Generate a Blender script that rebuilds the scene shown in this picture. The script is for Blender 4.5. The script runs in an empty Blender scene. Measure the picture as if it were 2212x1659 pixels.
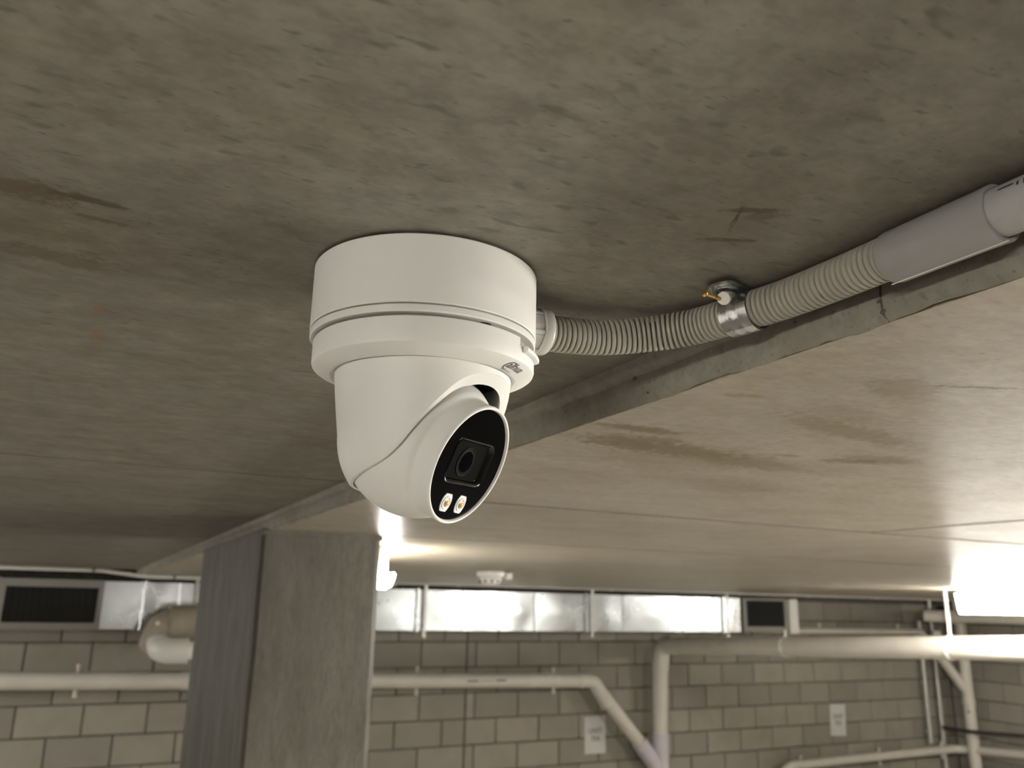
import bpy, bmesh, math, random
from mathutils import Vector, Matrix, noise

random.seed(7)
S = bpy.context.scene
COL = S.collection
R = math.radians
ZC = 2.32                      # height of the photographer's lens above the floor

# ------------------------------------------------------------------ camera
F_PX, W_PX = 1790.0, 2212.0
PITCH, ROLL, HEAD = R(14.8), R(1.2), R(63.5)
fwd = Vector((math.cos(HEAD)*math.cos(PITCH), math.sin(HEAD)*math.cos(PITCH), math.sin(PITCH)))
rgt = Vector((math.sin(HEAD), -math.cos(HEAD), 0))
upv = rgt.cross(fwd)
r2 = rgt*math.cos(ROLL) + upv*math.sin(ROLL)
u2 = upv*math.cos(ROLL) - rgt*math.sin(ROLL)
cam = bpy.data.objects.new('camera', bpy.data.cameras.new('camera'))
COL.objects.link(cam)
m = Matrix((r2, u2, -fwd)).transposed().to_4x4()
m.translation = (0, 0, ZC)
cam.matrix_world = m
cam.data.sensor_width = 36.0
cam.data.lens = 36.0*F_PX/W_PX
cam.data.clip_start = 0.02
cam.data.dof.use_dof = True
cam.data.dof.focus_distance = 0.375
cam.data.dof.aperture_fstop = 15.0
S.camera = cam

# ------------------------------------------------------------------ world, exposure
w = bpy.data.worlds.new('world'); S.world = w; w.use_nodes = True
w.node_tree.nodes['Background'].inputs[0].default_value = (0.02, 0.019, 0.017, 1)
w.node_tree.nodes['Background'].inputs[1].default_value = 0.3
S.view_settings.view_transform = 'Standard'
S.view_settings.look = 'None'
S.view_settings.gamma = 1.0
S.view_settings.use_curve_mapping = False
S.view_settings.exposure = 0.38
S.cycles.use_denoising = True
S.cycles.adaptive_threshold = 0.08; S.cycles.adaptive_min_samples = 16
S.cycles.max_bounces = 6; S.cycles.diffuse_bounces = 3; S.cycles.glossy_bounces = 2; S.cycles.transmission_bounces = 0
S.cycles.caustics_reflective = False; S.cycles.caustics_refractive = False
LAMP = 78.0                    # radiance of the batten diffusers

# ------------------------------------------------------------------ node helpers
class NT:
    def __init__(self, name):
        self.m = bpy.data.materials.new(name); self.m.use_nodes = True
        self.t = self.m.node_tree; self.b = self.t.nodes['Principled BSDF']
    def n(self, typ, **k):
        o = self.t.nodes.new(typ)
        for a, v in k.items(): setattr(o, a, v)
        return o
    def l(self, a, b): self.t.links.new(a, b)
    def noise(self, vec, scale, detail=6, rough=0.6, dist=0.0):
        o = self.n('ShaderNodeTexNoise'); o.inputs['Scale'].default_value = scale
        o.inputs['Detail'].default_value = detail; o.inputs['Roughness'].default_value = rough
        o.inputs['Distortion'].default_value = dist
        if vec is not None: self.l(vec, o.inputs['Vector'])
        return o.outputs['Fac']
    def ramp(self, fac, stops):
        o = self.n('ShaderNodeValToRGB'); e = o.color_ramp.elements
        while len(e) < len(stops): e.new(0.5)
        for q, (p, c) in zip(e, stops):
            q.position = p; q.color = (c, c, c, 1) if isinstance(c, (int, float)) else (*c, 1)
        self.l(fac, o.inputs[0]); return o.outputs[0]
    def math(self, op, a, b=0.0, clamp=False):
        o = self.n('ShaderNodeMath', operation=op, use_clamp=clamp)
        for i, v in enumerate((a, b)):
            if isinstance(v, (int, float)): o.inputs[i].default_value = v
            else: self.l(v, o.inputs[i])
        return o.outputs[0]
    def mix(self, fac, a, b, blend='MIX'):
        o = self.n('ShaderNodeMix', data_type='RGBA', blend_type=blend)
        for i, v in ((0, fac), (6, a), (7, b)):
            if isinstance(v, (int, float)): o.inputs[i].default_value = v
            elif isinstance(v, tuple): o.inputs[i].default_value = (*v, 1)
            else: self.l(v, o.inputs[i])
        return o.outputs[2]
    def mapping(self, vec, scale=(1, 1, 1), loc=(0, 0, 0), rot=(0, 0, 0)):
        o = self.n('ShaderNodeMapping')
        o.inputs['Scale'].default_value = scale; o.inputs['Location'].default_value = loc
        o.inputs['Rotation'].default_value = rot
        self.l(vec, o.inputs['Vector']); return o.outputs[0]
    def pos(self):
        return self.n('ShaderNodeNewGeometry').outputs['Position']
    def objco(self):
        return self.n('ShaderNodeTexCoord').outputs['Object']
    def bump(self, h, strength, dist=0.002):
        o = self.n('ShaderNodeBump'); o.inputs['Strength'].default_value = strength
        o.inputs['Distance'].default_value = dist
        self.l(h, o.inputs['Height']); self.l(o.outputs[0], self.b.inputs['Normal'])

MAT = {}
def simple(name, col, rough=0.5, metal=0.0, vary=0.05, vscale=40, spec=0.5, emit=None, bump=0.0, bscale=900, coat=0.0):
    t = NT(name)
    f = t.noise(t.objco(), vscale, 2)
    a = tuple(c*(1-vary) for c in col); b = tuple(min(1, c*(1+vary)) for c in col)
    t.l(t.mix(t.ramp(f, [(0.3, 0.0), (0.7, 1.0)]), a, b), t.b.inputs['Base Color'])
    t.b.inputs['Roughness'].default_value = rough
    t.b.inputs['Metallic'].default_value = metal
    t.b.inputs['Specular IOR Level'].default_value = spec
    t.b.inputs['Coat Weight'].default_value = coat
    if emit:
        t.b.inputs['Emission Color'].default_value = (*emit[0], 1)
        t.b.inputs['Emission Strength'].default_value = emit[1]
    if bump: t.bump(t.noise(t.objco(), bscale, 3), bump, 0.0004)
    MAT[name] = t.m; return t.m

def concrete(name, base, stains=(), rough=0.4, streak=(1, 1, 1), mottle=0.22, pores=0.75, pore_scale=150.0, spec=0.4, roughvar=0.08, bump=0.2, clouds=0.5):
    """formed concrete: broad mottling, brown drifts, dark elongated bug holes, stains with a shape of their own"""
    t = NT(name)
    p = t.mapping(t.pos(), scale=streak)
    big = t.noise(p, 2.6, 3, 0.62)
    mid = t.noise(p, 14.0, 4, 0.68)
    fine = t.noise(p, 120.0, 2, 0.7)
    lo = tuple(c*(1-mottle) for c in base); hi = tuple(min(1, c*(1+mottle)) for c in base)
    c = t.mix(t.ramp(big, [(0.32, 0.0), (0.68, 1.0)]), lo, hi)
    c = t.mix(t.math('MULTIPLY', t.ramp(mid, [(0.46, 0.0), (0.66, 1.0)]), 0.6), c, (base[0]*0.78, base[1]*0.72, base[2]*0.62))
    c = t.mix(t.math('MULTIPLY', t.ramp(t.noise(t.mapping(p, loc=(7, 3, 1)), 9.0, 2, 0.6), [(0.52, 0.0), (0.75, 1.0)]), 0.4), c, (base[0]*0.80, base[1]*0.82, base[2]*0.81))
    c = t.mix(t.math('MULTIPLY', t.ramp(fine, [(0.36, 1.0), (0.58, 0.0)]), 0.3), c, (base[0]*0.5, base[1]*0.5, base[2]*0.5))
    spot = t.noise(t.mapping(p, loc=(2, 5, 8)), 58.0, 3, 0.72)
    c = t.mix(t.math('MULTIPLY', t.ramp(spot, [(0.47, 0.0), (0.70, 1.0)]), clouds), c, (base[0]*0.62, base[1]*0.60, base[2]*0.56))
    c = t.mix(t.math('MULTIPLY', t.ramp(spot, [(0.30, 1.0), (0.45, 0.0)]), clouds*0.6), c, (base[0]*1.25, base[1]*1.23, base[2]*1.18))
    if pores:
        pn = t.noise(t.mapping(p, scale=(0.6, 1.0, 1.0)), pore_scale, 1, 0.5)
        gate = t.noise(t.mapping(p, loc=(3, 9, 2)), 7.0, 1, 0.5)
        pm = t.math('MULTIPLY', t.ramp(pn, [(0.64, 0.0), (0.76, 1.0)]), t.ramp(gate, [(0.38, 0.15), (0.6, 1.0)]))
        c = t.mix(t.math('MULTIPLY', pm, pores), c, (base[0]*0.42, base[1]*0.41, base[2]*0.38))
        pn2 = t.noise(t.mapping(p, scale=(0.5, 1.0, 1.0), loc=(1, 4, 0)), pore_scale*2.6, 1, 0.5)
        c = t.mix(t.math('MULTIPLY', t.ramp(pn2, [(0.69, 0.0), (0.76, 1.0)]), pores*0.8), c, (base[0]*0.4, base[1]*0.4, base[2]*0.38))
    if stains:
        nz = t.math('MULTIPLY', t.math('SUBTRACT', t.noise(t.pos(), 120.0, 4, 0.75), 0.5), 2.6)
        for (x, y, rx, ry, rot, stren, col) in stains:
            v = t.n('ShaderNodeVectorMath', operation='SUBTRACT'); t.l(t.pos(), v.inputs[0]); v.inputs[1].default_value = (x, y, 0)
            mp = t.mapping(t.mapping(v.outputs[0], rot=(0, 0, -rot)), scale=(1/rx, 1/ry, 0))
            ln = t.n('ShaderNodeVectorMath', operation='LENGTH'); t.l(mp, ln.inputs[0])
            d = t.math('ADD', ln.outputs['Value'], nz)
            c = t.mix(t.math('MULTIPLY', t.ramp(d, [(0.55, 1.0), (1.0, 0.0)]), stren), c, col)
    t.l(c, t.b.inputs['Base Color'])
    rr = t.ramp(mid, [(0.3, max(0, rough-roughvar)), (0.7, min(1, rough+roughvar))])
    t.l(rr, t.b.inputs['Roughness'])
    t.b.inputs['Specular IOR Level'].default_value = spec
    t.bump(t.noise(p, 30.0, 1, 0.7), bump, 0.0035)
    MAT[name] = t.m; return t.m

def block_mat():
    t = NT('grey concrete block')
    oi = t.n('ShaderNodeObjectInfo')
    p = t.objco(); v = t.n('ShaderNodeVectorMath', operation='ADD'); t.l(p, v.inputs[0]); t.l(oi.outputs['Location'], v.inputs[1])
    big = t.noise(v.outputs[0], 5.0, 2, 0.6); fine = t.noise(v.outputs[0], 160.0, 2, 0.7)
    c = t.mix(oi.outputs['Random'], (0.30, 0.276, 0.236), (0.40, 0.367, 0.312))
    c = t.mix(t.math('MULTIPLY', t.ramp(big, [(0.35, 0.0), (0.7, 1.0)]), 0.35), c, (0.255, 0.232, 0.19))
    c = t.mix(t.math('MULTIPLY', t.ramp(fine, [(0.3, 1.0), (0.55, 0.0)]), 0.3), c, (0.15, 0.135, 0.11))
    t.l(c, t.b.inputs['Base Color']); t.b.inputs['Roughness'].default_value = 0.95
    t.b.inputs['Specular IOR Level'].default_value = 0.15
    t.bump(fine, 0.4, 0.003)
    MAT['block'] = t.m

def galv(name, col, rough, spread=0.15, scale=30):
    t = NT(name)
    vo = t.n('ShaderNodeTexVoronoi'); vo.inputs['Scale'].default_value = scale; t.l(t.objco(), vo.inputs['Vector'])
    nz = t.noise(t.objco(), scale*0.25, 4)
    c = t.mix(t.math('MULTIPLY', vo.outputs['Color'], 0.5), tuple(x*0.82 for x in col), col)
    t.l(c, t.b.inputs['Base Color']); t.b.inputs['Metallic'].default_value = 1.0
    t.l(t.ramp(nz, [(0.3, rough-spread*0.5), (0.7, rough+spread*0.5)]), t.b.inputs['Roughness'])
    MAT[name] = t.m

BR = (0.13, 0.095, 0.055); OC = (0.215, 0.168, 0.096)
up_st = [(-0.0455, 0.362, 0.03, 0.012, 0.1, 0.85, BR), (-0.02, 0.360, 0.020, 0.004, 0.02, 0.9, (0.10, 0.08, 0.055)), (-0.033, 0.435, 0.035, 0.012, 0.05, 0.6, BR),
         (-0.012, 0.5111, 0.0035, 0.003, 0, 0.9, (0.30, 0.11, 0.03)), (-0.012, 0.565, 0.008, 0.012, 0, 0.6, (0.23, 0.14, 0.06)),
         (-0.014, 0.378, 0.014, 0.003, 0.1, 0.7, BR), (-0.05, 0.40, 0.05, 0.02, 0.1, 0.45, (0.2, 0.16, 0.11)),
         (0.2245, 0.2355, 0.0165, 0.0026, -0.51, 0.9, (0.09, 0.066, 0.036)), (0.2346, 0.262, 0.0165, 0.0024, -0.43, 0.95, (0.085, 0.062, 0.033)),
         (0.2262, 0.246, 0.0145, 0.0016, 1.10, 0.95, (0.05, 0.038, 0.022)), (0.232, 0.249, 0.011, 0.006, 1.10, 0.5, (0.15, 0.13, 0.10)), (0.2335, 0.236, 0.012, 0.004, -0.5, 0.7, (0.10, 0.078, 0.048)),
         (0.222, 0.252, 0.02, 0.014, 0.6, 0.25, (0.24, 0.2, 0.14))]
lo_st = [(0.43, 0.56, 0.10, 0.030, 0.0, 0.8, OC), (0.52, 0.575, 0.11, 0.030, 0.1, 0.6, OC), (0.36, 0.505, 0.045, 0.012, 0.0, 0.8, (0.2, 0.15, 0.08)), (0.50, 0.43, 0.10, 0.02, 0.2, 0.55, OC), (0.62, 0.50, 0.05, 0.02, 0, 0.6, OC),
         (0.385, 0.55, 0.06, 0.03, 0.0, 0.6, OC), (0.40, 0.53, 0.035, 0.012, 0, 0.4, (0.2, 0.15, 0.08)), (0.3545, 0.3881, 0.016, 0.006, -0.3, 0.75, (0.29, 0.22, 0.12)),
         (0.5989, 0.522, 0.034, 0.012, -0.3, 0.75, (0.20, 0.16, 0.10)), (0.61, 0.512, 0.012, 0.004, -0.3, 0.8, (0.12, 0.10, 0.07)), (0.535, 0.53, 0.016, 0.005, -0.2, 0.8, (0.17, 0.14, 0.10)),
         (0.4243, 0.3253, 0.04, 0.022, 0.3, 0.5, OC), (0.47, 0.60, 0.10, 0.06, 0.0, 0.4, OC), (0.46, 0.30, 0.03, 0.003, -0.4, 0.8, (0.16, 0.13, 0.08)), (0.45, 0.39, 0.05, 0.02, 0.2, 0.35, OC),
         (0.62, 0.70, 0.12, 0.05, 0.1, 0.35, OC)]
concrete('upper slab concrete', (0.254, 0.234, 0.194), up_st, rough=0.5, streak=(0.8, 1.15, 1), mottle=0.18, bump=0.12, clouds=0.75)
concrete('lower slab concrete', (0.45, 0.405, 0.325), lo_st, rough=0.36, streak=(0.7, 1.15, 1), mottle=0.12, pores=0.5, pore_scale=110.0, spec=0.16, roughvar=0.02, bump=0.03, clouds=0.4)
concrete('slab edge concrete', (0.31, 0.288, 0.245), (), rough=0.7, mottle=0.2, pores=0.8, pore_scale=160.0)
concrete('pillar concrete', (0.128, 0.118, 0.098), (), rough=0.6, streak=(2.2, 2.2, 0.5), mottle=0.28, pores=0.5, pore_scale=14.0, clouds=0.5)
simple('floor concrete', (0.38, 0.362, 0.33), 0.5, vary=0.1, vscale=3)
block_mat()
simple('mortar', (0.13, 0.118, 0.098), 0.95, vary=0.2, vscale=30, spec=0.1)
simple('plain blockwork', (0.33, 0.30, 0.245), 0.95, vary=0.15, vscale=12, spec=0.1)
simple('white camera plastic', (0.81, 0.795, 0.755), 0.5, vary=0.015, vscale=60, spec=0.45, bump=0.06, bscale=2500)
simple('white painted metal', (0.80, 0.785, 0.745), 0.45, vary=0.015, vscale=60, spec=0.4, bump=0.05, bscale=2000)
simple('black glass', (0.0015, 0.0015, 0.0017), 0.08, spec=0.03)
simple('black bezel', (0.003, 0.003, 0.003), 0.12, spec=0.4)
simple('black plastic', (0.008, 0.008, 0.008), 0.35, spec=0.4)
simple('dark lens', (0.003, 0.0032, 0.0034), 0.3, spec=0.0)
simple('lens surround', (0.007, 0.007, 0.007), 0.5, spec=0.02)
simple('dark window', (0.007, 0.007, 0.0068), 0.22, spec=0.02)
simple('led reflector', (0.80, 0.80, 0.80), 0.30, spec=0.6, vary=0.03)
simple('led chip', (0.85, 0.50, 0.12), 0.35)
simple('led ring', (0.42, 0.36, 0.32), 0.3, metal=0.3)
simple('print grey', (0.075, 0.07, 0.065), 0.6)
simple('flexible conduit plastic', (0.36, 0.335, 0.28), 0.42, vary=0.06, vscale=70, spec=0.4)
simple('grey conduit plastic', (0.33, 0.318, 0.305), 0.42, vary=0.04, vscale=60, spec=0.4)
simple('rigid conduit plastic', (0.42, 0.41, 0.395), 0.4, vary=0.05, vscale=60, spec=0.4)
simple('gland plastic', (0.62, 0.60, 0.57), 0.25, vary=0.02, spec=0.5)
simple('white pvc', (0.66, 0.62, 0.545), 0.42, vary=0.05, vscale=6)
simple('lilac pvc', (0.60, 0.56, 0.60), 0.42, vary=0.05, vscale=6)
simple('beige lagging', (0.36, 0.315, 0.25), 0.8, vary=0.12, vscale=9)
simple('steel conduit', (0.55, 0.54, 0.50), 0.45, metal=0.7, vary=0.1)
simple('black cable', (0.035, 0.033, 0.028), 0.6)
simple('grey frame paint', (0.27, 0.255, 0.23), 0.6, vary=0.06)
simple('grille black', (0.014, 0.0135, 0.012), 0.7)
simple('white nylon', (0.72, 0.69, 0.63), 0.4)
simple('brass', (0.62, 0.40, 0.14), 0.28, metal=1.0, vary=0.2, vscale=600)
simple('paper', (0.62, 0.60, 0.585), 0.8, vary=0.02)
simple('green grey ink', (0.20, 0.22, 0.19), 0.8)
simple('black ink', (0.02, 0.02, 0.02), 0.6)
simple('white enamel', (0.78, 0.76, 0.71), 0.4, vary=0.02)
simple('lamp diffuser', (0.85, 0.84, 0.80), 0.5, vary=0.01, emit=((1.0, 0.962, 0.89), LAMP))
galv('zinc strap', (0.72, 0.735, 0.74), 0.22, 0.14, 260)
galv('duct zinc', (0.60, 0.625, 0.63), 0.29, 0.10, 14)

# ------------------------------------------------------------------ object helpers
def world_loc(o):
    v = Vector((0, 0, 0))
    while o is not None:
        v += o.location; o = o.parent
    return v

def tag(o, label=None, cat=None, group=None, kind=None):
    if label: o['label'] = label
    if cat: o['category'] = cat
    if group: o['group'] = group
    if kind: o['kind'] = kind
    return o

def thing(name, loc, label, cat, group=None):
    o = bpy.data.objects.new(name, None); COL.objects.link(o)
    o.location = loc; o.empty_display_size = 0.05
    return tag(o, label, cat, group)

def obj(name, bm, mat, parent=None, smooth=True, angle=35, origin=None):
    """bmesh in world coordinates -> one mesh object"""
    bmesh.ops.recalc_face_normals(bm, faces=bm.faces[:])
    for f in bm.faces: f.smooth = smooth
    if smooth:
        for e in bm.edges:
            if len(e.link_faces) == 2 and e.calc_face_angle(0) > R(angle): e.smooth = False
    off = world_loc(parent) if parent is not None else (Vector(origin) if origin else Vector((0, 0, 0)))
    bmesh.ops.translate(bm, verts=bm.verts[:], vec=-off)
    me = bpy.data.meshes.new(name); bm.to_mesh(me); bm.free()
    me.materials.append(MAT[mat])
    o = bpy.data.objects.new(name, me); COL.objects.link(o)
    if parent is not None: o.parent = parent
    else: o.location = off
    return o

def link_copy(src, loc_world, parent):
    c = src.copy(); COL.objects.link(c); c.parent = parent
    c.location = Vector(loc_world) - world_loc(parent)
    return c

def box(bm, x0, x1, y0, y1, z0, z1, bevel=0.0, seg=1):
    r = bmesh.ops.create_cube(bm, size=1.0)
    vs = r['verts']
    for v in vs:
        v.co = Vector(((x0+x1)/2 + v.co.x*(x1-x0), (y0+y1)/2 + v.co.y*(y1-y0), (z0+z1)/2 + v.co.z*(z1-z0)))
    if bevel:
        es = {e for v in vs for e in v.link_edges}
        bmesh.ops.bevel(bm, geom=list(es), offset=bevel, segments=seg, affect='EDGES', profile=0.5)
    return bm

def frames(pts):
    pts = [Vector(p) for p in pts]; n = len(pts)
    tg = []
    for i in range(n):
        a = pts[max(0, i-1)]; b = pts[min(n-1, i+1)]
        tg.append((b-a).normalized())
    ref = Vector((0, 0, 1)) if abs(tg[0].z) < 0.9 else Vector((1, 0, 0))
    u = (ref - tg[0]*ref.dot(tg[0])).normalized(); out = []
    for t in tg:
        u = (u - t*u.dot(t)).normalized(); out.append((u, t.cross(u)))
    return pts, out

def tube(bm, pts, rad, seg=24, cap=True):
    pts, fr = frames(pts); rings = []
    for i, (p, (u, v)) in enumerate(zip(pts, fr)):
        r = rad[i] if isinstance(rad, (list, tuple)) else rad
        rings.append([bm.verts.new(p + (u*math.cos(2*math.pi*k/seg) + v*math.sin(2*math.pi*k/seg))*r) for k in range(seg)])
    for a, b in zip(rings[:-1], rings[1:]):
        for k in range(seg):
            bm.faces.new((a[k], a[(k+1) % seg], b[(k+1) % seg], b[k]))
    if cap:
        bm.faces.new(rings[0][::-1]); bm.faces.new(rings[-1])
    return bm

def arc_path(pts, rad, n=8):
    """polyline with filleted corners"""
    pts = [Vector(p) for p in pts]; out = [pts[0]]
    for a, b, c in zip(pts[:-2], pts[1:-1], pts[2:]):
        d1 = (a-b).normalized(); d2 = (c-b).normalized()
        ang = d1.angle(d2); t = rad/math.tan(ang/2)
        t = min(t, (a-b).length*0.49, (c-b).length*0.49); rr = t*math.tan(ang/2)
        cen = b + (d1+d2).normalized()*(rr/math.sin(ang/2))
        s = b + d1*t - cen; e = b + d2*t - cen
        tot = s.angle(e)
        for i in range(n+1):
            f = i/n
            out.append(cen + (s*math.sin((1-f)*tot) + e*math.sin(f*tot))/math.sin(tot))
    out.append(pts[-1]); return out

def lathe(bm, prof, M=Matrix.Identity(4), seg=96, a0=0.0, a1=2*math.pi, closed_prof=False):
    """profile (r, z) revolved round local Z, then moved by M"""
    full = abs(a1-a0 - 2*math.pi) < 1e-6
    nseg = seg if full else seg+1
    rings = []
    for k in range(nseg):
        a = a0 + (a1-a0)*k/seg
        rings.append([bm.verts.new(M @ Vector((r*math.cos(a), r*math.sin(a), z))) for r, z in prof])
    n = len(prof)
    for k in range(seg):
        A = rings[k]; B = rings[(k+1) % nseg]
        for i in range(n if closed_prof else n-1):
            j = (i+1) % n
            try: bm.faces.new((A[i], B[i], B[j], A[j]))
            except ValueError: pass
    if not full and closed_prof:
        bm.faces.new(rings[0]); bm.faces.new(rings[-1][::-1])
    bmesh.ops.remove_doubles(bm, verts=bm.verts[:], dist=1e-7)
    return bm

def extrude_poly(bm, poly, d, M=Matrix.Identity(4)):
    """2D polygon (x, y) extruded from z=0 to z=d, moved by M"""
    a = [bm.verts.new(M @ Vector((x, y, 0))) for x, y in poly]
    b = [bm.verts.new(M @ Vector((x, y, d))) for x, y in poly]
    n = len(poly)
    bm.faces.new(a[::-1]); bm.faces.new(b)
    for i in range(n): bm.faces.new((a[i], a[(i+1) % n], b[(i+1) % n], b[i]))
    return bm

def frame_poly(bm, outer, inner, d, M=Matrix.Identity(4)):
    """plate with a hole; the two outlines have equally many points"""
    n = len(outer); L = []
    for poly in (outer, inner):
        for z in (0, d): L.append([bm.verts.new(M @ Vector((x, y, z))) for x, y in poly])
    o0, o1, i0, i1 = L
    for i in range(n):
        j = (i+1) % n
        bm.faces.new((o0[i], o0[j], i0[j], i0[i])); bm.faces.new((o1[i], i1[i], i1[j], o1[j]))
        bm.faces.new((o0[i], o1[i], o1[j], o0[j])); bm.faces.new((i0[i], i0[j], i1[j], i1[i]))
    return bm

def rrect(w, h, r, n=6, cx=0, cy=0):
    out = []
    for sx, sy, a0 in ((1, 1, 0), (-1, 1, 90), (-1, -1, 180), (1, -1, 270)):
        for i in range(n+1):
            a = R(a0 + 90*i/n)
            out.append((cx + sx*(w/2-r) + r*math.cos(a), cy + sy*(h/2-r) + r*math.sin(a)))
    return out

def basis(o, x, y, z):
    mm = Matrix((Vector(x), Vector(y), Vector(z))).transposed().to_4x4(); mm.translation = Vector(o); return mm

def align(o, zdir):
    """matrix whose local Z points along zdir"""
    z = Vector(zdir).normalized(); ref = Vector((0, 0, 1)) if abs(z.z) < 0.95 else Vector((1, 0, 0))
    x = ref.cross(z).normalized(); return basis(o, x, z.cross(x), z)

def text_bm(body, size, offset=0.0, shear=0.0, spacing=1.0):
    c = bpy.data.curves.new('lettering', 'FONT'); c.body = body; c.size = size
    c.align_x = 'CENTER'; c.align_y = 'CENTER'; c.offset = offset; c.shear = shear; c.space_character = spacing
    c.resolution_u = 3
    o = bpy.data.objects.new('lettering', c); COL.objects.link(o)
    dg = bpy.context.evaluated_depsgraph_get()
    me = bpy.data.meshes.new_from_object(o.evaluated_get(dg))
    bm = bmesh.new(); bm.from_mesh(me)
    bpy.data.objects.remove(o); bpy.data.curves.remove(c); bpy.data.meshes.remove(me)
    return bm

# ================================================================== THE SETTING
CU, CL = ZC+0.158, ZC+0.129            # underside of the upper slab and of the lower slab
XS, YW, XR = 0.311, 6.6, 8.9           # slab step, far wall, right wall
XL, YB = -6.0, -6.0

bm = box(bmesh.new(), XL-0.2, XR+0.2, YB-0.2, YW+0.2, -0.2, 0.0)
tag(obj('floor', bm, 'floor concrete', smooth=False), 'bare grey concrete floor of the basement', 'floor', kind='structure')

ceil = obj('ceiling', box(bmesh.new(), XL-0.2, XR+0.2, YB-0.2, YW+0.2, CU+0.03, CU+0.25), 'upper slab concrete', smooth=False)
tag(ceil, 'mottled brownish grey formed concrete soffit that carries the security camera', 'ceiling', kind='structure')
def slab(parent, x0, x1, y0, y1, z0, z1, mat):
    bm = box(bmesh.new(), x0, x1, y0, y1, z0, z1)
    return obj('panel', bm, mat, parent, smooth=False)
slab(ceil, XL-0.1, XS+0.05, YB-0.1, 1.128, CU, CU+0.04, 'upper slab concrete')
slab(ceil, XL-0.1, XS+0.05, 1.131, 6.04, CU, CU+0.04, 'upper slab concrete')
low = obj('ceiling_slab', box(bmesh.new(), XS+0.06, XR+0.1, YB-0.1, 6.03, CL+0.012, CU+0.02), 'lower slab concrete', smooth=False)
tag(low, 'paler smooth concrete soffit that steps down along the conduit run', 'ceiling', kind='structure')
slab(low, XS+0.0064, 1.188, YB-0.1, 1.004, CL, CL+0.02, 'lower slab concrete')
slab(low, 1.1915, XR+0.1, YB-0.1, 1.004, CL, CL+0.02, 'lower slab concrete')
slab(low, XS+0.0064, XR+0.1, 1.0085, 1.651, CL, CL+0.02, 'lower slab concrete')
slab(low, XS+0.0064, XR+0.1, 1.6545, 6.04, CL, CL+0.02, 'lower slab concrete')

simple('dark joint and pit', (0.13, 0.115, 0.09), 0.9, vary=0.2, vscale=50, spec=0.1)  # dark tone of the seam strips and the slab edge pits
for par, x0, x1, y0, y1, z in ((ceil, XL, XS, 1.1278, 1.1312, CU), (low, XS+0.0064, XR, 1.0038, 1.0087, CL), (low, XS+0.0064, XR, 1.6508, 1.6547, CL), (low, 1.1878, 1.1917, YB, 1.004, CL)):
    obj('joint_filler', box(bmesh.new(), x0, x1, y0, y1, z-0.0004, z+0.015), 'dark joint and pit', par, smooth=False)  # thin dark strip just proud of each panel seam

def slab_edge(name, y0, y1, label):
    """the rough downstand between the two soffits"""
    prof = [(XS-0.0045, CU+0.006), (XS-0.0045, CU-0.0055), (XS-0.0035, CU-0.0085), (XS+0.0005, CU-0.011), (XS, CU-0.018), (XS+0.0008, CL+0.003), (XS+0.0035, CL-0.0006), (XS+0.0046, CL+0.0008), (XS+0.0052, CL+0.005), (XS+0.012, CL+0.006), (XS+0.07, CL+0.012), (XS+0.07, CU+0.006)]
    bm = bmesh.new(); ys = []; y = y0
    while y < y1:
        ys.append(y); y += 0.006 if y < 1.2 else (0.02 if y < 3 else 0.1)
    ys.append(y1); rings = []
    for y in ys:
        ring = []
        for i, (x, z) in enumerate(prof):
            k = {3: 0.9, 4: 0.8, 5: 1.1, 6: 2.0, 1: 0.4, 2: 0.9}.get(i, 0.0)*0.0011
            q = Vector((y*26, i*0.35, 0))
            dx = noise.noise(q)*k + noise.noise(q*4)*k*0.5; dz = noise.noise(q+Vector((9, 4, 2)))*k + noise.noise(q*5+Vector((2, 7, 1)))*k*0.5
            ring.append(bm.verts.new((x+dx, y, z+dz)))
        rings.append(ring)
    n = len(prof)
    for a, b in zip(rings[:-1], rings[1:]):
        for i in range(n): bm.faces.new((a[i], a[(i+1) % n], b[(i+1) % n], b[i]))
    bm.faces.new(rings[0]); bm.faces.new(rings[-1][::-1])
    return tag(obj(name, bm, 'slab edge concrete', smooth=True, angle=50), label, 'slab edge', kind='structure')
slab_edge('trim_1', -2.0, 0.2445, 'rough slab edge beside the grey conduit coupling')
edge2 = slab_edge('trim_2', 0.2457, 1.700, 'rough slab edge running from the cracked joint to the pillar')
slab_edge('trim_3', 1.702, 6.04, 'slab edge running on behind the pillar to the block wall')

pit_y = [(0.4404, 0.1462, 0.0015), (0.4235, 0.1401, 0.0010), (0.5304, 0.1409, 0.0013), (0.2978, 0.1430, 0.0006), (0.4263, 0.1336, 0.0008), (0.2446, 0.1325, 0.0010), (0.2462, 0.1380, 0.0008)]
for (y, z, r_) in pit_y:
    bm = bmesh.new(); bmesh.ops.create_icosphere(bm, subdivisions=2, radius=1.0)
    for v in bm.verts:
        q = v.co.normalized(); k = 1 + 0.45*noise.noise(q*2.3 + Vector((y*90, 0, 0)))
        v.co = Vector((XS + q.x*0.0007, y + q.y*r_*k*1.5, ZC + z + q.z*r_*k))
    obj('blow_hole', bm, 'dark joint and pit', edge2)

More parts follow.
